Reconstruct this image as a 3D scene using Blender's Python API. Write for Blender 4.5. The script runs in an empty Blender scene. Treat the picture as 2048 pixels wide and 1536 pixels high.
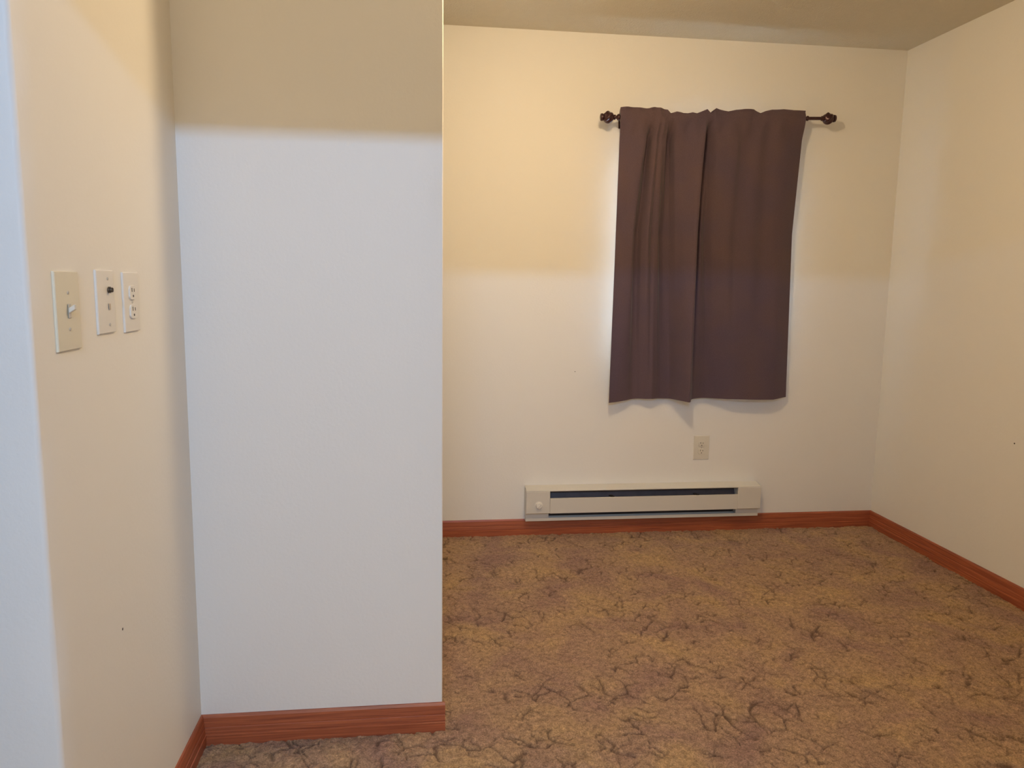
import bpy, bmesh, math, random
import numpy as np
from mathutils import Matrix, Vector

random.seed(4)
C = bpy.context.scene.collection

# ------------------------------------------------------------------ camera
cam_data = bpy.data.cameras.new('camera')
cam_data.sensor_width = 36.0
cam_data.sensor_fit = 'HORIZONTAL'
cam_data.lens = 36.0 * 1503.0 / 2048.0
cam_data.clip_start = 0.02
cam = bpy.data.objects.new('camera', cam_data)
R = Matrix(((0.99246998, 0.00260263, -0.12246046),
            (-0.12167343, 0.13606491, -0.98319983),
            (0.01410367, 0.99069651, 0.13535701)))
# camera axes are the columns; world = R @ camera
cam.matrix_world = Matrix.Translation((0, 0, 1.2773)) @ R.to_4x4()
C.objects.link(cam)
bpy.context.scene.camera = cam

# ------------------------------------------------------------------ colour management
vs = bpy.context.scene.view_settings
vs.view_transform = 'Standard'
vs.look = 'None'
vs.gamma = 1.0
vs.use_curve_mapping = False
vs.exposure = 0.0

# ------------------------------------------------------------------ sky
world = bpy.data.worlds.new('world')
bpy.context.scene.world = world
world.use_nodes = True
bg = world.node_tree.nodes['Background']
bg.inputs[0].default_value = (0.50, 0.72, 1.0, 1)
bg.inputs[1].default_value = 0.9


def light(name, kind, loc, energy, color, **kw):
    d = bpy.data.lights.new(name, kind)
    d.energy = energy
    d.color = color
    for k, v in kw.items():
        setattr(d, k, v)
    o = bpy.data.objects.new(name, d)
    o.location = loc
    C.objects.link(o)
    return o


# warm ceiling lamp of this room (just above the frame)
light('ceiling_lamp', 'POINT', (0.60, 2.13, 2.27), 32.5, (1.0, 0.745, 0.45), shadow_soft_size=0.05)
# cool strip of light high up in the room behind the camera, seen through the doorway
s = light('back_room_light', 'AREA', (-0.05, -1.0, 2.230), 39.0, (0.30, 0.58, 1.0), shape='RECTANGLE', size=0.8, size_y=0.016)
s.rotation_euler = (math.radians(62), 0, 0)
# broad warm fill added behind the doorway to lift the ambient light
s = light('back_room_fill', 'AREA', (-0.2, -3.0, 1.35), 42.0, (1.0, 0.83, 0.60), shape='RECTANGLE', size=2.2, size_y=1.3)
s.rotation_euler = (math.radians(90), 0, 0)
# daylight outside the window behind the curtain
s = light('window_daylight', 'AREA', (1.35, 3.90, 1.40), 98.0, (0.62, 0.80, 1.0), shape='RECTANGLE', size=0.90, size_y=1.2)
s.rotation_euler = (math.radians(-90), 0, 0)


# ------------------------------------------------------------------ helpers
def link(o):
    C.objects.link(o)
    return o


def tag(o, label=None, cat=None, group=None, kind=None):
    if label: o['label'] = label
    if cat: o['category'] = cat
    if group: o['group'] = group
    if kind: o['kind'] = kind
    return o


def obj(name, bm, mat, parent=None, smooth=False, auto=None):
    me = bpy.data.meshes.new(name)
    bmesh.ops.recalc_face_normals(bm, faces=bm.faces)
    bm.to_mesh(me)
    bm.free()
    mats = mat if isinstance(mat, (list, tuple)) else [mat]
    for m in mats: me.materials.append(m)
    if smooth:
        for p in me.polygons: p.use_smooth = True
        if auto: me.set_sharp_from_angle(angle=math.radians(auto))
    o = bpy.data.objects.new(name, me)
    C.objects.link(o)
    if parent: o.parent = parent
    return o


def empty(name, loc=(0, 0, 0), rot=(0, 0, 0)):
    o = bpy.data.objects.new(name, None)
    o.location = loc
    o.rotation_euler = rot
    o.empty_display_size = 0.05
    C.objects.link(o)
    return o


def box(bm, lo, hi, bev=0.0, seg=2):
    r = bmesh.ops.create_cube(bm, size=1.0)
    vs_ = r['verts']
    for v in vs_:
        v.co = Vector([lo[i] + (v.co[i] + 0.5) * (hi[i] - lo[i]) for i in range(3)])
    if bev > 0:
        es = list({e for v in vs_ for e in v.link_edges})
        bmesh.ops.bevel(bm, geom=es, offset=bev, segments=seg, profile=0.6, affect='EDGES')
    return vs_


def lathe(bm, prof, origin, axis='x', seg=24, lobes=0, lobe_fn=None):
    """prof: (distance along axis, radius)"""
    rings = []
    for (t, r) in prof:
        ring = []
        for k in range(seg):
            a = 2 * math.pi * k / seg
            rr = r
            if lobe_fn: rr = lobe_fn(t, r, a)
            c, s_ = math.cos(a) * rr, math.sin(a) * rr
            p = {'x': (t, c, s_), 'y': (c, t, s_), 'z': (c, s_, t)}[axis]
            ring.append(bm.verts.new(Vector(origin) + Vector(p)))
        rings.append(ring)
    for a, b in zip(rings, rings[1:]):
        for k in range(seg):
            bm.faces.new((a[k], a[(k + 1) % seg], b[(k + 1) % seg], b[k]))
    bm.faces.new(rings[0][::-1])
    bm.faces.new(rings[-1])
    return rings


# ------------------------------------------------------------------ materials
def newmat(name):
    m = bpy.data.materials.new(name)
    m.use_nodes = True
    nt = m.node_tree
    b = nt.nodes['Principled BSDF']
    return m, nt, b


def N(nt, t, **kw):
    n = nt.nodes.new(t)
    for k, v in kw.items(): setattr(n, k, v)
    return n


def plain(name, col, rough=0.5, metal=0.0, noise=0.04, scale=12.0, bump=0.0, bscale=150.0, bdist=0.001, spec=0.5):
    m, nt, b = newmat(name)
    b.inputs['Roughness'].default_value = rough
    b.inputs['Metallic'].default_value = metal
    b.inputs['Specular IOR Level'].default_value = spec
    tc = N(nt, 'ShaderNodeTexCoord')
    nz = N(nt, 'ShaderNodeTexNoise')
    nz.inputs['Scale'].default_value = scale
    nz.inputs['Detail'].default_value = 3
    nt.links.new(tc.outputs['Object'], nz.inputs['Vector'])
    mx = N(nt, 'ShaderNodeMix', data_type='RGBA')
    mx.inputs[6].default_value = (*[max(0, c * (1 - noise)) for c in col], 1)
    mx.inputs[7].default_value = (*[min(1, c * (1 + noise)) for c in col], 1)
    nt.links.new(nz.outputs['Fac'], mx.inputs[0])
    nt.links.new(mx.outputs[2], b.inputs['Base Color'])
    if bump > 0:
        n2 = N(nt, 'ShaderNodeTexNoise')
        n2.inputs['Scale'].default_value = bscale
        n2.inputs['Detail'].default_value = 4
        nt.links.new(tc.outputs['Object'], n2.inputs['Vector'])
        bp = N(nt, 'ShaderNodeBump')
        bp.inputs['Strength'].default_value = bump
        bp.inputs['Distance'].default_value = bdist
        nt.links.new(n2.outputs['Fac'], bp.inputs['Height'])
        nt.links.new(bp.outputs['Normal'], b.inputs['Normal'])
    return m


M_wall = plain('wall_paint', (0.85, 0.83, 0.78), rough=0.55, noise=0.012, scale=3.0, bump=0.35, bscale=110, bdist=0.0012, spec=0.35)
M_ceil = plain('ceiling_paint', (0.73, 0.68, 0.565), rough=0.9, noise=0.03, scale=30.0, bump=0.7, bscale=160, bdist=0.004, spec=0.2)
M_plate = plain('ivory_plastic', (0.74, 0.70, 0.60), rough=0.35, noise=0.01)
M_plate2 = plain('cream_plastic', (0.79, 0.755, 0.68), rough=0.35, noise=0.01)
M_plate_y = plain('yellowed_plastic', (0.74, 0.69, 0.54), rough=0.35, noise=0.02)
M_dark = plain('dark_slot', (0.05, 0.04, 0.035), rough=0.6)
M_screw = plain('painted_screw', (0.55, 0.50, 0.42), rough=0.4)
M_brass = plain('dull_metal', (0.12, 0.10, 0.08), rough=0.35, metal=0.8)
M_heater = plain('heater_enamel', (0.70, 0.67, 0.60), rough=0.38, noise=0.02, scale=8)
M_zinc = plain('galvanised_steel', (0.10, 0.095, 0.115), rough=0.5, metal=0.4, noise=0.25, scale=25)
M_rod = plain('bronze_rod', (0.055, 0.022, 0.026), rough=0.28, metal=0.35, noise=0.1)
M_lining = plain('curtain_lining', (0.155, 0.145, 0.14), rough=0.9)
M_vinyl = plain('white_vinyl', (0.82, 0.82, 0.80), rough=0.35)
M_smudge = plain('scorched_enamel', (0.52, 0.44, 0.34), rough=0.5)


def glass_mat():
    m, nt, b = newmat('window_glass')
    b.inputs['Base Color'].default_value = (1, 1, 1, 1)
    b.inputs['Roughness'].default_value = 0.0
    b.inputs['Transmission Weight'].default_value = 1.0
    b.inputs['IOR'].default_value = 1.1
    return m


M_glass = glass_mat()


def wood_mat():
    m, nt, b = newmat('oak_trim')
    b.inputs['Roughness'].default_value = 0.38
    tc = N(nt, 'ShaderNodeTexCoord')
    mp = N(nt, 'ShaderNodeMapping')
    mp.inputs['Scale'].default_value = (2.0, 2.0, 90.0)
    nt.links.new(tc.outputs['Object'], mp.inputs['Vector'])
    nz = N(nt, 'ShaderNodeTexNoise')
    nz.inputs['Scale'].default_value = 2.2
    nz.inputs['Detail'].default_value = 6
    nz.inputs['Distortion'].default_value = 0.6
    nt.links.new(mp.outputs['Vector'], nz.inputs['Vector'])
    cr = N(nt, 'ShaderNodeValToRGB')
    e = cr.color_ramp.elements
    e[0].position = 0.30; e[0].color = (0.25, 0.060, 0.029, 1)
    e[1].position = 0.68; e[1].color = (0.48, 0.136, 0.056, 1)
    nt.links.new(nz.outputs['Fac'], cr.inputs['Fac'])
    nt.links.new(cr.outputs['Color'], b.inputs['Base Color'])
    bp = N(nt, 'ShaderNodeBump')
    bp.inputs['Strength'].default_value = 0.15
    bp.inputs['Distance'].default_value = 0.001
    nt.links.new(nz.outputs['Fac'], bp.inputs['Height'])
    nt.links.new(bp.outputs['Normal'], b.inputs['Normal'])
    return m


M_wood = wood_mat()


def curtain_mat():
    m, nt, b = newmat('plum_brown_fabric')
    b.inputs['Roughness'].default_value = 0.85
    b.inputs['Specular IOR Level'].default_value = 0.2
    b.inputs['Sheen Weight'].default_value = 0.15
    b.inputs['Sheen Roughness'].default_value = 0.5
    tc = N(nt, 'ShaderNodeTexCoord')
    nz = N(nt, 'ShaderNodeTexNoise')
    nz.inputs['Scale'].default_value = 420
    nz.inputs['Detail'].default_value = 2
    nt.links.new(tc.outputs['Object'], nz.inputs['Vector'])
    n2 = N(nt, 'ShaderNodeTexNoise')
    n2.inputs['Scale'].default_value = 5
    n2.inputs['Detail'].default_value = 2
    nt.links.new(tc.outputs['Object'], n2.inputs['Vector'])
    mx = N(nt, 'ShaderNodeMix', data_type='RGBA')
    mx.inputs[6].default_value = (0.082, 0.058, 0.076, 1)
    mx.inputs[7].default_value = (0.146, 0.100, 0.122, 1)
    nt.links.new(nz.outputs['Fac'], mx.inputs[0])
    m2 = N(nt, 'ShaderNodeMix', data_type='RGBA', blend_type='MULTIPLY')
    m2.inputs[0].default_value = 1.0
    cr = N(nt, 'ShaderNodeValToRGB')
    cr.color_ramp.elements[0].color = (0.92, 0.92, 1.0, 1)
    cr.color_ramp.elements[0].position = 0.35
    cr.color_ramp.elements[1].color = (1.06, 1.0, 0.92, 1)
    cr.color_ramp.elements[1].position = 0.65
    nt.links.new(n2.outputs['Fac'], cr.inputs['Fac'])
    nt.links.new(mx.outputs[2], m2.inputs[6])
    nt.links.new(cr.outputs['Color'], m2.inputs[7])
    nt.links.new(m2.outputs[2], b.inputs['Base Color'])
    wv = N(nt, 'ShaderNodeTexNoise')
    wv.inputs['Scale'].default_value = 900
    nt.links.new(tc.outputs['Object'], wv.inputs['Vector'])
    bp = N(nt, 'ShaderNodeBump')
    bp.inputs['Strength'].default_value = 0.3
    bp.inputs['Distance'].default_value = 0.0008
    nt.links.new(wv.outputs['Fac'], bp.inputs['Height'])
    nt.links.new(bp.outputs['Normal'], b.inputs['Normal'])
    return m


M_curtain = curtain_mat()


def carpet_mat():
    m, nt, b = newmat('carpet_pile')
    b.inputs['Roughness'].default_value = 0.95
    b.inputs['Specular IOR Level'].default_value = 0.1
    b.inputs['Sheen Weight'].default_value = 0.08
    tc = N(nt, 'ShaderNodeTexCoord')

    def noise(scale, detail, dist=0.0):
        n = N(nt, 'ShaderNodeTexNoise')
        n.inputs['Scale'].default_value = scale
        n.inputs['Detail'].default_value = detail
        n.inputs['Distortion'].default_value = dist
        nt.links.new(tc.outputs['Object'], n.inputs['Vector'])
        return n

    def ramp(src, stops):
        cr = N(nt, 'ShaderNodeValToRGB')
        e = cr.color_ramp.elements
        e[0].position, e[0].color = stops[0][0], (*stops[0][1], 1)
        e[1].position, e[1].color = stops[-1][0], (*stops[-1][1], 1)
        for p, c in stops[1:-1]:
            x = e.new(p); x.color = (*c, 1)
        nt.links.new(src, cr.inputs['Fac'])
        return cr

    # hue drifts slowly between golden and rosy brown, as worn yarn does
    base = ramp(noise(4.5, 4, 0.6).outputs['Fac'],
                [(0.32, (0.318, 0.192, 0.140)), (0.50, (0.395, 0.252, 0.153)), (0.68, (0.452, 0.294, 0.147))])
    # mottled tufts
    mott = ramp(noise(62, 5, 0.5).outputs['Fac'], [(0.32, (0.50, 0.47, 0.46)), (0.50, (1.0, 1.0, 1.0)), (0.68, (1.38, 1.36, 1.34))])
    fib = ramp(noise(240, 4).outputs['Fac'], [(0.34, (0.45, 0.43, 0.42)), (0.66, (1.5, 1.5, 1.5))])

    def mul(a, b_, f=1.0):
        x = N(nt, 'ShaderNodeMix', data_type='RGBA', blend_type='MULTIPLY')
        x.inputs[0].default_value = f
        nt.links.new(a, x.inputs[6]); nt.links.new(b_, x.inputs[7])
        return x.outputs[2]

    col = mul(mul(base.outputs['Color'], mott.outputs['Color'], 0.55), fib.outputs['Color'], 0.55)
    # crevice shade painted into the colour along the carved lines
    at = N(nt, 'ShaderNodeAttribute', attribute_name='carving_shade')
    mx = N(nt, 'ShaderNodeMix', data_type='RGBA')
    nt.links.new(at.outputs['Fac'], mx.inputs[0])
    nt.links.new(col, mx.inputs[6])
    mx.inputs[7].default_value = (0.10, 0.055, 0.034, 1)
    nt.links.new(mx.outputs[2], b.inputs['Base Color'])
    bp = N(nt, 'ShaderNodeBump')
    bp.inputs['Strength'].default_value = 0.8
    bp.inputs['Distance'].default_value = 0.004
    nt.links.new(noise(260, 4).outputs['Fac'], bp.inputs['Height'])
    nt.links.new(bp.outputs['Normal'], b.inputs['Normal'])
    return m


M_carpet = carpet_mat()

# ------------------------------------------------------------------ room dimensions (metres)
YF = 3.654        # far wall
XR = 2.412        # right wall
XL = -0.598       # left wall
YP = 2.015        # partition face
XP = 0.063        # partition right edge
YN = 1.25         # near end of the left wall
H = 2.44
XW = -1.6         # outer left
YB = -0.15        # doorway wall
WX0, WX1, WZ0, WZ1 = 0.988, 1.715, 0.90, 1.90   # window opening


def structure(name, bm, mat, label, smooth=False, auto=None, parent=None):
    o = obj(name, bm, mat, parent, smooth, auto)
    if parent is None:
        tag(o, label=label, kind='structure')
    return o


# ---- carpeted floor, pile relief as real geometry
def value_noise(x, y, seed, freq):
    rng = np.random.RandomState(seed)
    g = rng.rand(256, 256)
    xf, yf = x * freq + 37.3, y * freq + 51.7
    xi, yi = np.floor(xf).astype(int), np.floor(yf).astype(int)
    fx, fy = xf - xi, yf - yi
    fx = fx * fx * (3 - 2 * fx); fy = fy * fy * (3 - 2 * fy)
    a = g[xi % 256, yi % 256]; b = g[(xi + 1) % 256, yi % 256]
    c = g[xi % 256, (yi + 1) % 256]; d = g[(xi + 1) % 256, (yi + 1) % 256]
    return (a * (1 - fx) + b * fx) * (1 - fy) + (c * (1 - fx) + d * fx) * fy - 0.5


def carving_lines(x, y, cell, seed):
    """distance to the borders of warped cells, in metres"""
    rng = np.random.RandomState(seed)
    jx, jy = rng.rand(64, 64), rng.rand(64, 64)
    wx = x + 0.050 * value_noise(x, y, seed + 1, 11) + 0.018 * value_noise(x, y, seed + 2, 34)
    wy = y + 0.050 * value_noise(x, y, seed + 3, 11) + 0.018 * value_noise(x, y, seed + 4, 34)
    # cells are a little longer in one diagonal direction
    u = (wx * 0.80 + wy * 0.60) / cell
    v = (-wx * 0.60 + wy * 0.80) / (cell * 1.35)
    ui, vi = np.floor(u).astype(int), np.floor(v).astype(int)
    f1 = np.full(u.shape, 9.0); f2 = np.full(u.shape, 9.0)
    for dx in (-1, 0, 1):
        for dy in (-1, 0, 1):
            cx, cy = ui + dx, vi + dy
            px = cx + 0.1 + 0.8 * jx[cx % 64, cy % 64]
            py = cy + 0.1 + 0.8 * jy[cx % 64, cy % 64]
            d = np.hypot(u - px, v - py)
            m = d < f1
            f2 = np.where(m, f1, np.minimum(f2, d))
            f1 = np.where(m, d, f1)
    return (f2 - f1) * cell * 0.5


def make_floor():
    step = 0.0042
    xs = np.concatenate([np.linspace(XW, -0.66, 12), np.arange(-0.65, XR + 0.02, step), [XR + 0.08]])
    ys = np.concatenate([np.linspace(-3.4, 1.10, 30), np.arange(1.16, YF + 0.01, step), [YF + 0.08]])
    X, Y = np.meshgrid(xs, ys, indexing='xy')
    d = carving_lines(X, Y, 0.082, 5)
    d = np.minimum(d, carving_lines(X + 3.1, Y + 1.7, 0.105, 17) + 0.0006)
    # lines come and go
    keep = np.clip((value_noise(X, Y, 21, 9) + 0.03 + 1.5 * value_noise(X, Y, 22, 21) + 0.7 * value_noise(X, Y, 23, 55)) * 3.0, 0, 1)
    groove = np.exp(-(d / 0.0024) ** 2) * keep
    rng = np.random.RandomState(3)
    Z = 0.006 * value_noise(X, Y, 7, 14) + 0.005 * value_noise(X, Y, 8, 45) + 0.0045 * value_noise(X, Y, 9, 120)
    Z += 0.0022 * (rng.rand(*X.shape) - 0.5)
    Z -= 0.0085 * groove
    Z += 0.0010
    nx, ny = len(xs), len(ys)
    co = np.stack([X, Y, Z], -1).reshape(-1, 3).astype(np.float32)
    idx = np.arange(nx * ny).reshape(ny, nx)
    q = np.stack([idx[:-1, :-1], idx[:-1, 1:], idx[1:, 1:], idx[1:, :-1]], -1).reshape(-1, 4)
    me = bpy.data.meshes.new('floor')
    me.vertices.add(len(co)); me.vertices.foreach_set('co', co.ravel())
    me.loops.add(q.size); me.loops.foreach_set('vertex_index', q.ravel().astype(np.int32))
    me.polygons.add(len(q))
    me.polygons.foreach_set('loop_start', (np.arange(len(q)) * 4).astype(np.int32))
    me.polygons.foreach_set('loop_total', np.full(len(q), 4, np.int32))
    me.polygons.foreach_set('use_smooth', np.ones(len(q), bool))
    me.update(calc_edges=True)
    a = me.attributes.new('carving_shade', 'FLOAT', 'POINT')
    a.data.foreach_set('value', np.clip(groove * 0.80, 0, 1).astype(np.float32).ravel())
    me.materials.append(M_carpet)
    o = bpy.data.objects.new('floor', me)
    C.objects.link(o)
    tag(o, label='mottled brown carpet with a carved crackle pattern', kind='structure')
    return o


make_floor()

bm = bmesh.new(); box(bm, (XW - 0.1, -3.5, H), (XR + 0.1, YF + 0.14, H + 0.1))
structure('ceiling', bm, M_ceil, 'textured tan ceiling')

# ---- far wall with its window opening
bm = bmesh.new()
T = 0.13
box(bm, (XW, YF, -0.05), (WX0, YF + T, H))
box(bm, (WX1, YF, -0.05), (XR + 0.1, YF + T, H))
box(bm, (WX0, YF, -0.05), (WX1, YF + T, WZ0))
box(bm, (WX0, YF, WZ1), (WX1, YF + T, H))
wall_far = structure('wall_far', bm, M_wall, 'far cream wall with the curtained window')

bm = bmesh.new(); box(bm, (XR, -3.5, -0.05), (XR + 0.1, YF + T, H))
wall_right = structure('wall_right', bm, M_wall, 'plain cream wall on the right')


def corner_block(name, lo, hi, edge_xy, rad, jitter, label, seed):
    """solid wall block whose one vertical corner is a rounded drywall bead with small dents"""
    rng = random.Random(seed)
    bm = bmesh.new()
    nz_ = 60
    ex, ey = edge_xy
    sx = 1 if ex > (lo[0] + hi[0]) / 2 else -1
    zs = [lo[2] + (hi[2] - lo[2]) * k / nz_ for k in range(nz_ + 1)]
    rows = []
    for z in zs:
        r = rad * (1 + 0.12 * rng.uniform(-1, 1))
        j = jitter * (rng.uniform(-1, 1) if rng.random() < 0.8 else rng.uniform(-2.5, -1))
        pts = []
        ox = lo[0] if sx > 0 else hi[0]
        pts.append((ox, hi[1])); pts.append((ox, lo[1]))
        pts.append((ex - sx * 0.06, ey))
        cx, cy = ex - sx * rad, ey + rad
        for k in range(7):
            a = -math.pi / 2 + (math.pi / 2) * k / 6
            pts.append((cx + sx * (rad + j * math.sin(math.pi * k / 6)) * math.cos(a),
                        cy + (rad + j * math.sin(math.pi * k / 6)) * math.sin(a)))
        pts.append((ex, ey + 0.06)); pts.append((ex, hi[1]))
        rows.append([bm.verts.new((x, y, z)) for x, y in pts])
    n = len(rows[0])
    for a, b in zip(rows, rows[1:]):
        for k in range(n):
            bm.faces.new((a[k], a[(k + 1) % n], b[(k + 1) % n], b[k]))
    bm.faces.new(rows[0][::-1]); bm.faces.new(rows[-1])
    return structure(name, bm, M_wall, label, smooth=True, auto=40)


wall_left = corner_block('wall_left', (XW, YN, -0.05), (XL, YP + 0.25, H), (XL, YN), 0.009, 0.0009,
                         'cream wall stub at left carrying the switch plates', 11)
wall_part = corner_block('wall_partition', (XL - 0.2, YP, -0.05), (XP, YF, H), (XP, YP), 0.004, 0.0003,
                         'pale partition wall in front of the far wall', 12)

bm = bmesh.new(); box(bm, (XW - 0.1, -3.5, -0.05), (XW, YF + T, H))
structure('wall_outer', bm, M_wall, 'wall out of frame at far left')
# doorway wall at the camera's back
bm = bmesh.new()
box(bm, (XW, YB, -0.05), (-0.60, YB + 0.12, H))
box(bm, (0.45, YB, -0.05), (XR, YB + 0.12, H))
box(bm, (-0.60, YB, 2.063), (0.45, YB + 0.12, H))
structure('wall_doorway', bm, M_wall, 'wall with the doorway behind the camera')
bm = bmesh.new(); box(bm, (XW - 0.1, -3.5, -0.05), (XR + 0.1, -3.4, H))
structure('wall_rear', bm, M_wall, 'rear wall of the adjoining room')


# ---- small wall marks
def mark(name, parent, loc, r, normal):
    bm = bmesh.new()
    lathe(bm, [(-0.0006, r * 0.9), (0.0003, r), (0.0006, r * 0.5)], (0, 0, 0), axis='z', seg=10)
    o = obj(name, bm, M_dark, parent, smooth=True)
    o.location = loc
    o.rotation_euler = Vector(normal).to_track_quat('Z', 'Y').to_euler()
    return o


mark('nail_hole', wall_right, (XR, 2.735, 0.650), 0.0035, (-1, 0, 0))
mark('nail_hole', wall_left, (XL, 1.526, 0.568), 0.0028, (1, 0, 0))
mark('nail_hole', wall_far, (0.7706, YF, 0.836), 0.0022, (0, -1, 0))

# ---- baseboards, mitred profile
PROF = [(0.000, -0.012), (0.0145, -0.012), (0.0145, 0.028), (0.0118, 0.0295), (0.0118, 0.0325), (0.0125, 0.034),
        (0.0110, 0.048), (0.0095, 0.0495), (0.0095, 0.0520), (0.0100, 0.0535), (0.0075, 0.076), (0.0045, 0.083), (0.0, 0.083)]


def baseboard(name, path, label):
    """path: floor points; the profile grows to the left of the direction of travel"""
    bm = bmesh.new()
    pts = [Vector((p[0], p[1], 0)) for p in path]
    rows = []
    for i, p in enumerate(pts):
        d0 = (p - pts[i - 1]).normalized() if i > 0 else None
        d1 = (pts[i + 1] - p).normalized() if i < len(pts) - 1 else None
        n0 = Vector((-d0.y, d0.x, 0)) if d0 else None
        n1 = Vector((-d1.y, d1.x, 0)) if d1 else None
        if n0 and n1:
            m = (n0 + n1); m = m / m.dot(n0)
        else:
            m = n0 or n1
        rows.append([bm.verts.new(p + m * t + Vector((0, 0, z))) for t, z in PROF])
    n = len(PROF)
    for a, b in zip(rows, rows[1:]):
        for k in range(n):
            bm.faces.new((a[k], a[(k + 1) % n], b[(k + 1) % n], b[k]))
    bm.faces.new(rows[0][::-1]); bm.faces.new(rows[-1])
    return structure(name, bm, M_wood, label)


t = 0.0145
# mitre by letting each run end at the wall corner with a sheared end
def run(name, a, b, ma, mb, label):
    """a->b with mitre shear ma, mb (metres of end shift per metre of thickness)"""
    bm = bmesh.new()
    A, B = Vector((a[0], a[1], 0)), Vector((b[0], b[1], 0))
    d = (B - A).normalized(); nrm = Vector((-d.y, d.x, 0))
    rows = []
    for P_, m in ((A, ma), (B, mb)):
        rows.append([bm.verts.new(P_ + nrm * th + d * (m * th) + Vector((0, 0, z))) for th, z in PROF])
    n = len(PROF)
    for k in range(n):
        bm.faces.new((rows[0][k], rows[0][(k + 1) % n], rows[1][(k + 1) % n], rows[1][k]))
    bm.faces.new(rows[0][::-1]); bm.faces.new(rows[1])
    return structure(name, bm, M_wood, label)


# travelling so that the room lies to the left: far wall runs right-to-left
run('baseboard_far', (XR, YF), (XP, YF), 1, -1, 'reddish oak baseboard along the far wall, under the heater')
run('baseboard_right', (XR, 0.0), (XR, YF), 0, -1, 'reddish oak baseboard along the right wall')
run('baseboard_partition', (XP + 0.008, YP), (XL, YP), 0, -1, 'reddish oak baseboard on the pale partition')
run('baseboard_left', (XL, YP), (XL, YN), 1, 1, 'reddish oak baseboard below the switch plates')
run('baseboard_near', (XL, YN), (XW, YN), -1, 0, 'oak baseboard out of frame at left')

# ---- window behind the curtain
win = empty('window_1', ((WX0 + WX1) / 2, YF + 0.09, WZ0))
tag(win, label='window hidden behind the curtain', kind='structure')
wx, wy, wz = win.location


def sub(bm):
    bmesh.ops.translate(bm, verts=bm.verts, vec=(-wx, -wy, -wz))
    return bm


bm = bmesh.new()
fw = 0.035
for lo, hi in (((WX0, YF + .085, WZ0), (WX0 + fw, YF + .125, WZ1)), ((WX1 - fw, YF + .085, WZ0), (WX1, YF + .125, WZ1)),
               ((WX0 + fw, YF + .085, WZ0), (WX1 - fw, YF + .125, WZ0 + fw)), ((WX0 + fw, YF + .085, WZ1 - fw), (WX1 - fw, YF + .125, WZ1)),
               ((WX0 + fw, YF + .09, (WZ0 + WZ1) / 2 - .015), (WX1 - fw, YF + .12, (WZ0 + WZ1) / 2 + .015))):
    box(bm, lo, hi, 0.002, 1)
obj('window_frame', sub(bm), M_vinyl, win)
zm = (WZ0 + WZ1) / 2
for z0, z1 in ((WZ0 + fw, zm - .015), (zm + .015, WZ1 - fw)):
    bm = bmesh.new(); box(bm, (WX0 + fw, YF + .103, z0), (WX1 - fw, YF + .107, z1))
    obj('window_pane', sub(bm), M_glass, win)

# ------------------------------------------------------------------ curtain
# rows of (fold parameter, x, distance from the wall) at three heights
ROD = [(0, .9335, .107), (.05, .975, .110), (.10, 1.020, .111), (.165, 1.069, .106), (.20, 1.088, .100), (.23, 1.105, .107),
       (.30, 1.136, .112), (.36, 1.160, .108), (.40, 1.181, .100), (.43, 1.200, .109), (.48, 1.256, .110), (.55, 1.318, .112),
       (.59, 1.348, .109), (.62, 1.375, .099), (.65, 1.396, .109), (.70, 1.445, .107), (.75, 1.500, .113), (.80, 1.565, .108),
       (.84, 1.606, .100), (.87, 1.640, .109), (.92, 1.712, .112), (.97, 1.790, .109), (1, 1.846, .104)]
UP = [(0, .935, .096), (.07, .980, .110), (.14, 1.040, .121), (.165, 1.056, .116), (.19, 1.067, .078), (.205, 1.076, .070), (.235, 1.092, .098),
      (.27, 1.110, .106), (.30, 1.124, .098), (.33, 1.138, .101), (.37, 1.162, .094), (.39, 1.174, .058), (.41, 1.186, .056), (.44, 1.205, .090),
      (.50, 1.262, .108), (.57, 1.328, .130), (.59, 1.338, .127), (.61, 1.346, .082), (.625, 1.356, .060), (.65, 1.380, .078), (.68, 1.415, .098),
      (.71, 1.450, .104), (.75, 1.505, .110), (.775, 1.53, .100), (.80, 1.56, .096), (.85, 1.62, .103), (.88, 1.66, .095), (.92, 1.715, .103), (.96, 1.775, .096), (1, 1.847, .078)]
MID = [(0, .9348, .084), (.07, .972, .100), (.12, 1.008, .107), (.145, 1.018, .101), (.165, 1.026, .074), (.19, 1.045, .066), (.215, 1.062, .086),
       (.25, 1.086, .099), (.275, 1.098, .092), (.29, 1.108, .081), (.31, 1.122, .090), (.335, 1.142, .086), (.36, 1.158, .056), (.385, 1.182, .044),
       (.41, 1.205, .050), (.44, 1.232, .082), (.50, 1.272, .116), (.555, 1.312, .136), (.575, 1.321, .130), (.595, 1.327, .088), (.61, 1.338, .066),
       (.63, 1.356, .082), (.645, 1.366, .076), (.66, 1.380, .062), (.69, 1.420, .080), (.74, 1.492, .100), (.77, 1.527, .092), (.83, 1.61, .098),
       (.87, 1.66, .090), (.93, 1.74, .095), (1, 1.8322, .070)]
HEM = [(0, .9291, .078), (.08, .968, .066), (.14, 1.025, .050), (.18, 1.062, .032), (.22, 1.090, .034), (.27, 1.125, .052), (.30, 1.150, .058), (.33, 1.175, .044), (.36, 1.205, .030),
       (.41, 1.246, .032), (.46, 1.274, .076), (.52, 1.302, .125), (.55, 1.316, .142), (.57, 1.328, .130), (.59, 1.345, .084), (.61, 1.368, .054),
       (.64, 1.423, .028), (.70, 1.487, .050), (.78, 1.573, .076), (.86, 1.675, .080), (.94, 1.785, .070), (1, 1.868, .040)]
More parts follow.
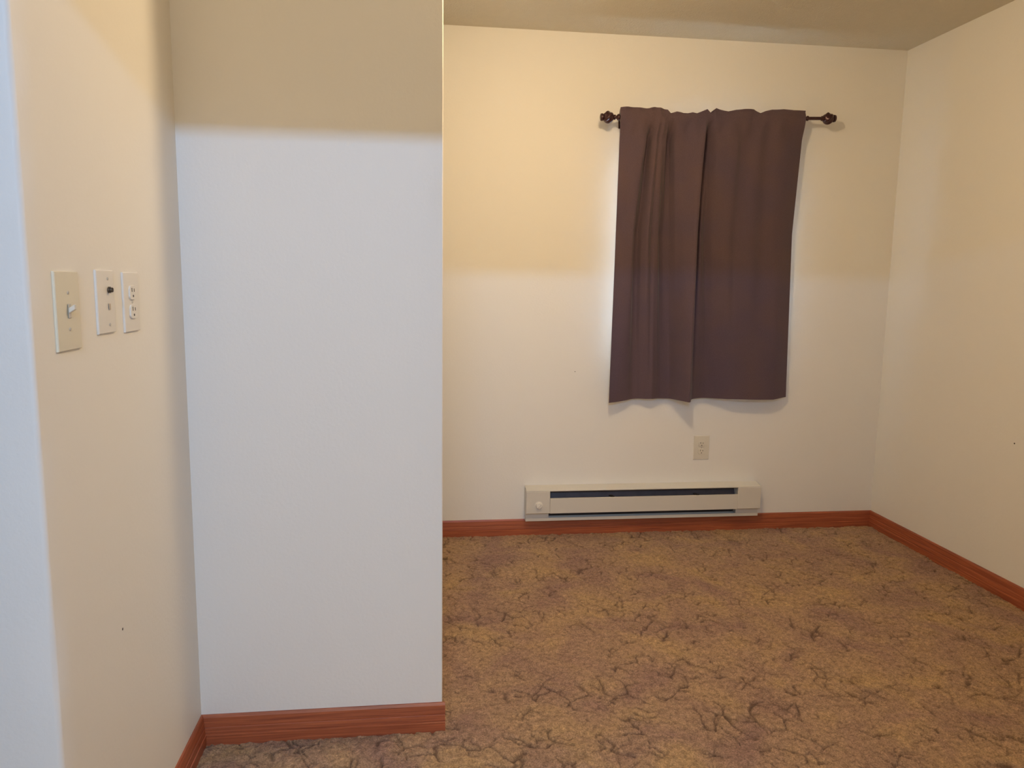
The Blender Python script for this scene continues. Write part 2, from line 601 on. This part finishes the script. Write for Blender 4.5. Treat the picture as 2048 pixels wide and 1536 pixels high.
TOP = [(0.9345, 2.0873), (0.9726, 2.0911), (1.0737, 2.0896), (1.0977, 2.0949), (1.139, 2.0912), (1.1611, 2.0853), (1.1788, 2.0713),
       (1.2028, 2.0779), (1.2348, 2.0724), (1.2616, 2.0746), (1.2858, 2.0799), (1.3032, 2.0751), (1.3273, 2.0852), (1.3562, 2.0963),
       (1.3694, 2.08), (1.3812, 2.0908), (1.3954, 2.1016), (1.4404, 2.0931), (1.4603, 2.0905), (1.497, 2.0998), (1.5391, 2.1038),
       (1.584, 2.104), (1.5995, 2.0961), (1.6175, 2.0888), (1.6395, 2.0977), (1.6742, 2.106), (1.7368, 2.1125), (1.7826, 2.1081), (1.8459, 2.1095)]
HZ = [(0.9291, 0.6891), (0.9676, 0.692), (1.0771, 0.7033), (1.1497, 0.7055), (1.2458, 0.7025), (1.2924, 0.7021), (1.3191, 0.6995),
      (1.3652, 0.7039), (1.4234, 0.7045), (1.4849, 0.7044), (1.5715, 0.7046), (1.674, 0.7018), (1.7841, 0.7001), (1.866, 0.7087)]
ROD_Z0, ROD_SL = 2.0437, 0.0335     # rod centre height at x=0.93 and slope


def rod_z(x): return ROD_Z0 + ROD_SL * (x - 0.93)


def pchip(xs, ys, q):
    xs, ys = np.array(xs, float), np.array(ys, float)
    hh = np.diff(xs); dl = np.diff(ys) / hh
    m = np.zeros(len(xs))
    for i in range(1, len(xs) - 1):
        if dl[i - 1] * dl[i] > 0:
            w1, w2 = 2 * hh[i] + hh[i - 1], hh[i] + 2 * hh[i - 1]
            m[i] = (w1 + w2) / (w1 / dl[i - 1] + w2 / dl[i])
    m[0], m[-1] = dl[0], dl[-1]
    i = np.clip(np.searchsorted(xs, q) - 1, 0, len(xs) - 2)
    tt = (q - xs[i]) / hh[i]
    return ((1 + 2 * tt) * (1 - tt) ** 2 * ys[i] + tt * (1 - tt) ** 2 * hh[i] * m[i] +
            tt * tt * (3 - 2 * tt) * ys[i + 1] + tt * tt * (tt - 1) * hh[i] * m[i + 1])


def make_curtain():
    nu, nv = 420, 120
    s_ = np.linspace(0, 1, nu)
    rows = []
    for tab in (ROD, UP, MID, HEM):
        a = np.array(tab)
        rows.append((pchip(a[:, 0], a[:, 1], s_), pchip(a[:, 0], a[:, 2], s_)))
    (x0, g0), (x1, g1), (x2, g2), (x3, g3) = rows
    g0 = np.maximum(g0, 0.1055)
    g1 = 0.092 + (g1 - 0.092) * 1.2
    g2 = 0.086 + (g2 - 0.086) * 1.2
    topz = np.interp(x0, [p[0] for p in TOP], [p[1] for p in TOP])
    hemz = np.interp(x3, [p[0] for p in HZ], [p[1] for p in HZ])
    front, back = [], []
    zr = rod_z(x0)
    keys = [0.0, 0.085, 0.40, 1.0]     # below the rod: rod, upper, middle, hem
    for j in range(nv):
        if j < 14:      # ruffle above the rod
            f = j / 13.0
            z = topz + (zr - topz) * f
            x = x0 + 0.0015 * np.sin(60 * s_) * (1 - f)
            g = g0 + (1 - f) * (0.006 * np.sin(31 * s_ + 1.0) + 0.004 * np.sin(73 * s_)) - 0.008 * (1 - f)
            # soft pucker where the pocket is stitched above the rod
            g = g - 0.003 * np.exp(-((f - 0.30) / 0.16) ** 2)
            th = 0.004 + 0.028 * min(1.0, f * 1.3)
        else:
            v = ((j - 13) / (nv - 14)) ** 1.12
            z = zr + (hemz - zr) * v
            if v < keys[1]:
                w = v / keys[1]; w = w * w * (3 - 2 * w)
                x, g = x0 + (x1 - x0) * w, g0 + (g1 - g0) * w
                g = g + 0.0035 * np.sin(95 * s_ + 2) * np.sin(math.pi * w)
            elif v < keys[2]:
                w = (v - keys[1]) / (keys[2] - keys[1])
                x, g = x1 + (x2 - x1) * w, g1 + (g2 - g1) * w
            else:
                w = (v - keys[2]) / (keys[3] - keys[2])
                x, g = x2 + (x3 - x2) * w, g2 + (g3 - g2) * w
            th = 0.0032 + 0.0288 * max(0.0, 1 - v / 0.022)
            # faint drape ripples
            g = g + 0.0012 * np.sin(s_ * 46 + v * 4) * min(1, v * 6) + 0.0010 * np.sin(s_ * 88 - v * 7) * min(1, v * 6) * (1 - v)
        front.append(np.stack([x, YF - g, z], -1))
        back.append(np.stack([x, YF - (g - th), z], -1))
    co = np.concatenate([np.array(front).reshape(-1, 3), np.array(back).reshape(-1, 3)])
    me = bpy.data.meshes.new('curtain')
    off = nu * nv
    faces, mi = [], []
    for j in range(nv - 1):
        for i in range(nu - 1):
            a = j * nu + i
            faces.append((a, a + nu, a + nu + 1, a + 1)); mi.append(0)
            b = off + a
            faces.append((b, b + 1, b + nu + 1, b + nu)); mi.append(1 if j > 16 else 0)
    for i in range(nu - 1):
        faces.append((i, i + 1, off + i + 1, off + i)); mi.append(0)
        a = (nv - 1) * nu + i
        faces.append((a, off + a, off + a + 1, a + 1)); mi.append(0)
    for j in range(nv - 1):
        a = j * nu
        faces.append((a, off + a, off + a + nu, a + nu)); mi.append(0)
        a = j * nu + nu - 1
        faces.append((a, a + nu, off + a + nu, off + a)); mi.append(0)
    me.from_pydata([tuple(c) for c in co], [], faces)
    me.materials.append(M_curtain); me.materials.append(M_lining)
    me.polygons.foreach_set('material_index', mi)
    me.polygons.foreach_set('use_smooth', [True] * len(faces))
    me.set_sharp_from_angle(angle=math.radians(60))
    me.update()
    o = bpy.data.objects.new('curtain', me)
    C.objects.link(o)
    tag(o, 'dark plum-brown fabric curtain gathered on the rod over the window', 'curtain')
    return o


make_curtain()

# ------------------------------------------------------------------ curtain rod
GR = 0.094
rod = empty('curtain_rod', (0.93, YF - GR, ROD_Z0), (0, -math.atan(ROD_SL), 0))
tag(rod, 'dark bronze curtain rod with knobbed finials above the window', 'curtain rod')
bm = bmesh.new()
lathe(bm, [(-0.004, .0078), (1.00, .0078)], (0, 0, 0), seg=20)
obj('rod_tube', bm, M_rod, rod, smooth=True, auto=40)


def finial(name, x0, sgn, neck, label):
    bm = bmesh.new()
    pr = [(-.004, .0100), (.001, .0150), (.004, .0155), (.008, .0130), (.012, .0085)] if sgn < 0 else [(0, .0085), (.004, .0118), (.009, .0118), (.012, .0085)]
    pr += [(.016, .0070), (neck - .006, .0070), (neck - .004, .0112), (neck + .001, .0122), (neck + .005, .0090)]
    cx = neck + .030
    for k in range(13):
        a = math.pi * (0.10 + 0.76 * k / 12)
        pr.append((cx - .027 * math.cos(a), .0268 * math.sin(a) ** 0.9))
    e = cx + .0235
    pr += [(e + .001, .0145), (e + .004, .0175), (e + .012, .0165), (e + .0145, .0120), (e + .0155, .004)]

    def lob(t, r, a):
        k = max(0.0, 1 - ((t - cx) / .025) ** 2)
        return r * (1 + k * (0.13 * math.cos(4 * (a + (t - cx) * 48)) - 0.04))
    lathe(bm, [(t_ * sgn, r) for t_, r in pr], (0, 0, 0), seg=48,
          lobe_fn=lambda t_, r, a: lob(abs(t_), r, a * sgn))
    o = obj(name, bm, M_rod, rod, smooth=True, auto=50)
    o.location = (x0, 0, 0)
    return o


finial('finial', 0.0, -1, 0.022, '')
finial('finial', 0.923, 1, 0.082, '')
for bx in (0.030, 0.890):
    bm = bmesh.new()
    box(bm, (-.009, GR - .004, -.034), (.009, GR, .030), .0015, 1)         # wall plate
    box(bm, (-.005, .004, -.020), (.005, GR - .003, -.011), .0012, 1)      # arm
    # cradle below the rod
    for k in range(7):
        a0 = math.pi + math.pi * k / 6 * 1.0
        a1 = math.pi + math.pi * (k + 1) / 6 * 1.0
        if k == 6: break
        p = [(math.cos(a) * r, math.sin(a) * r) for a in (a0, a1) for r in (.0088, .0118)]
        vs_ = [bm.verts.new((sx, p[q][0], p[q][1])) for sx in (-.0055, .0055) for q in range(4)]
        for f in ((0, 1, 3, 2), (4, 6, 7, 5), (0, 4, 5, 1), (2, 3, 7, 6), (0, 2, 6, 4), (1, 5, 7, 3)):
            bm.faces.new([vs_[i] for i in f])
    o = obj('bracket', bm, M_rod, rod)
    o.location = (bx, 0, 0)

# ------------------------------------------------------------------ baseboard heater
HX0, HX1, HD = 0.527, 1.751, 0.070
heater = empty('baseboard_heater', (HX0, YF, 0.083))
tag(heater, 'long cream metal baseboard heater mounted on the far wall under the window', 'heater')
HW = HX1 - HX0
# local frame: x along wall, y negative into the room, z up from 0.083


def hbox(bm, x0, x1, d0, d1, z0, z1, bev=.0012):
    return box(bm, (x0, -d1, z0 - .083), (x1, -d0, z1 - .083), bev, 1)


bm = bmesh.new()          # back plate
hbox(bm, .004, HW - .004, .001, .004, .084, .250, 0)
obj('back_plate', bm, M_heater, heater)
bm = bmesh.new()          # sloping top hood with folded front edge
prof = [(.001, .2580), (.001, .2560), (.060, .2455), (.0685, .2428), (.0685, .2462), (.066, .2480)]
rows = [[bm.verts.new((x, -d, z - .083)) for d, z in prof] for x in (0.0, HW)]
n = len(prof)
for k in range(n):
    bm.faces.new((rows[0][k], rows[0][(k + 1) % n], rows[1][(k + 1) % n], rows[1][k]))
bm.faces.new(rows[0][::-1]); bm.faces.new(rows[1])
obj('top_hood', bm, M_heater, heater)
for nm, a, b in (('end_cap', 0.0, .1195), ('end_cap', HW - .1235, HW)):
    bm = bmesh.new()
    hbox(bm, a, b, .010, HD, .1295, .2422, .0018)
    e0, e1 = (-.0012, .0014) if a == 0 else (HW - .0014, HW + .0012)
    hbox(bm, e0, e1, .001, HD - .002, .1295, .2455, .0004)
    obj(nm, bm, M_heater, heater)
bm = bmesh.new()          # front panel with bent lips
hbox(bm, .1200, HW - .1240, HD - .004, HD, .1285, .2065, .0015)
hbox(bm, .1200, HW - .1240, HD - .014, HD - .002, .1290, .1315, .0005)
hbox(bm, .1200, HW - .1240, HD - .010, HD - .002, .2045, .2062, .0005)
obj('front_panel', bm, M_heater, heater)
bm = bmesh.new()          # bottom rail
prof = [(.001, .0835), (.046, .0835), (.047, .0850), (.047, .1010), (.0455, .1015), (.0455, .0860), (.001, .0860)]
rows = [[bm.verts.new((x, -d, z - .083)) for d, z in prof] for x in (0.001, HW - .001)]
n = len(prof)
for k in range(n):
    bm.faces.new((rows[0][k], rows[0][(k + 1) % n], rows[1][(k + 1) % n], rows[1][k]))
bm.faces.new(rows[0][::-1]); bm.faces.new(rows[1])
hbox(bm, .001, .1175, .004, .0450, .1005, .1300, .001)
hbox(bm, HW - .1215, HW - .001, .004, .0450, .1005, .1300, .001)
obj('bottom_rail', bm, M_heater, heater)
bm = bmesh.new()          # sloping inner deflector seen through the slots
vs_ = [bm.verts.new(p) for p in ((.118, -.006, .160), (HW - .118, -.006, .160), (HW - .118, -.030, .110), (.118, -.030, .110),
                                 (.118, -.030, .060), (HW - .118, -.030, .060), (HW - .118, -.010, .016), (.118, -.010, .016))]
bm.faces.new(vs_[0:4]); bm.faces.new((vs_[3], vs_[2], vs_[5], vs_[4])); bm.faces.new(vs_[4:8])
obj('inner_deflector', bm, M_zinc, heater)
bm = bmesh.new()
lathe(bm, [(.118, .006), (HW - .118, .006)], (0, -.044, .062), seg=12)
obj('heating_tube', bm, M_zinc, heater, smooth=True, auto=40)
bm = bmesh.new()          # many thin fins on the tube, far past picking apart
k = .14
while k < HW - .14:
    box(bm, (k, -.060, .048), (k + .0006, -.032, .078)); k += .006
tag(obj('heating_fins', bm, M_zinc, heater), kind='stuff')
for bx in (.440, .885):
    bm = bmesh.new()
    box(bm, (-.009, -.064, .118), (.009, -.020, .1235), .001, 1)
    box(bm, (.004, -.064, .118), (.010, -.058, .130), .001, 1)
    o = obj('support_clip', bm, M_dark, heater)
    o.location = (bx, 0, 0)
bm = bmesh.new()          # thermostat knob
prof = [(0, .0205), (.0012, .0205), (.0016, .0165), (.0100, .0150), (.0118, .0135), (.0120, .002)]
lathe(bm, [(-t_, r) for t_, r in prof], (0, 0, 0), axis='y', seg=32,
      lobe_fn=lambda t_, r, a: r * (1 + (0.05 * math.cos(10 * a) if -t_ > .0014 and -t_ < .0115 else 0)))
box(bm, (-.0022, -.0160, -.0135), (.0022, -.0110, .0135), .0006, 1)
o = obj('thermostat_knob', bm, M_plate2, heater, smooth=True, auto=40)
o.location = (.5906 - HX0, -HD, .1724 - .083)
o.rotation_euler = (0, math.radians(35), 0)
for x, z, r in ((1.065, .2565, .004),):
    bm = bmesh.new()
    lathe(bm, [(-.0006, r), (.0008, r), (.0016, r * .5)], (0, 0, 0), axis='z', seg=12)
    o = obj('hood_screw', bm, M_dark, heater, smooth=True, auto=40)
    o.location = (x - HX0, -.022, .2515 - .083 + .0005)
    o.scale = (1.6, 1, 1)
bm = bmesh.new()          # worn stain on the hood
lathe(bm, [(0, .013), (.0003, .010)], (0, 0, 0), axis='z', seg=20)
o = obj('heat_stain', bm, M_smudge, heater)
o.location = (.6751 - HX0, -.030, .2510 - .083 + .0002)
o.rotation_euler = (math.radians(10), 0, 0)
o.scale = (1.25, .45, 1)


# ------------------------------------------------------------------ wall plates (local: x = width, z = height, -y = out of the wall)
def rounded_plate(w, h, th=.0046):
    bm = bmesh.new()
    box(bm, (-w / 2, -th, -h / 2), (w / 2, 0, h / 2), 0)
    es = [e for e in bm.edges if abs(e.verts[0].co.y - e.verts[1].co.y) < 1e-6 and e.verts[0].co.y < -th / 2]
    bmesh.ops.bevel(bm, geom=es, offset=.0028, segments=3, profile=.6, affect='EDGES')
    return bm


def screw(parent, x, z, r=.0030, mat=None):
    bm = bmesh.new()
    lathe(bm, [(0.001, r), (-.0010, r), (-.0016, r * .6)], (0, 0, 0), axis='y', seg=14)
    o = obj('screw', bm, mat or M_screw, parent, smooth=True, auto=40)
    o.location = (x, -.0046, z)
    return o


def receptacle(parent, z, mat):
    bm = bmesh.new()
    w, h = .0345, .0285
    pts = []
    for k in range(28):
        a = 2 * math.pi * k / 28
        pts.append((max(-w / 2, min(w / 2, .0195 * math.cos(a))), max(-h / 2, min(h / 2, .0175 * math.sin(a)))))
    a_ = [bm.verts.new((x, -.004, zz)) for x, zz in pts]
    b_ = [bm.verts.new((x * .97, -.0078, zz * .97)) for x, zz in pts]
    for k in range(28): bm.faces.new((a_[k], a_[(k + 1) % 28], b_[(k + 1) % 28], b_[k]))
    bm.faces.new(b_)
    o = obj('socket', bm, mat, parent)
    o.location = (0, 0, z)
    for sx, hh in ((-.0062, .0085), (.0062, .0068)):
        bm = bmesh.new(); box(bm, (sx - .0012, -.0082, .0015), (sx + .0012, -.0070, .0015 + hh))
        obj('slot', bm, M_dark, o)
    bm = bmesh.new(); lathe(bm, [(-.0070, .0026), (-.0082, .0026)], (0, 0, -.0070), axis='y', seg=14)
    obj('ground_hole', bm, M_dark, o)
    return o


def outlet(loc, rz, w, h, label, mat):
    t_ = empty('wall_outlet', loc, (0, 0, rz))
    tag(t_, label, 'outlet', 'duplex outlets on the walls')
    obj('cover_plate', rounded_plate(w, h), mat, t_, smooth=True, auto=35)
    receptacle(t_, .0195, mat); receptacle(t_, -.0195, mat)
    screw(t_, 0, 0)
    return t_


outlet((1.4445, YF, .4405), 0, .082, .124, 'cream duplex outlet low on the far wall below the curtain', M_plate)
RL = math.radians(90)
outlet((XL, 1.659, 1.2235), RL, .082, .122, 'cream duplex outlet, plate nearest the inner corner on the left wall', M_plate2)

sw = empty('light_switch', (XL, 1.3705, 1.2165), (0, 0, RL))
tag(sw, 'yellowed oversized light switch plate, leftmost of three on the left wall', 'light switch')
obj('cover_plate', rounded_plate(.088, .134), M_plate_y, sw, smooth=True, auto=35)
bm = bmesh.new(); box(bm, (-.0050, -.0066, -.0120), (.0050, -.0056, .0120), .0004, 1)
obj('toggle_slot', bm, M_screw, sw)
bm = bmesh.new()
vs_ = box(bm, (-.0040, -.0160, -.0045), (.0040, -.0050, .0045), .001, 1)
for v in bm.verts:
    v.co.z += (-v.co.y - .005) * .65
obj('toggle_lever', bm, M_plate, sw)
screw(sw, 0, .0310); screw(sw, 0, -.0310)

cj = empty('cable_jack', (XL, 1.5295, 1.2275), (0, 0, RL))
tag(cj, 'cream cable jack plate with dark round connector, middle of three on the left wall', 'cable jack')
obj('cover_plate', rounded_plate(.080, .120), M_plate2, cj, smooth=True, auto=35)
bm = bmesh.new()
lathe(bm, [(-.005, .0062), (-.0085, .0062), (-.0086, .0047), (-.0125, .0047), (-.0128, .0036), (-.0115, .0030)], (0, 0, 0), axis='y', seg=18)
o = obj('coax_connector', bm, M_brass, cj, smooth=True, auto=40)
o.location = (.012, 0, .0225)
bm = bmesh.new()
box(bm, (-.0040, -.0064, -.0060), (.0040, -.0054, .0060), .0004, 1)
o = obj('phone_port', bm, M_smudge, cj)
o.location = (.011, 0, -.0095)
screw(cj, .010, .0440); screw(cj, .010, -.0440)
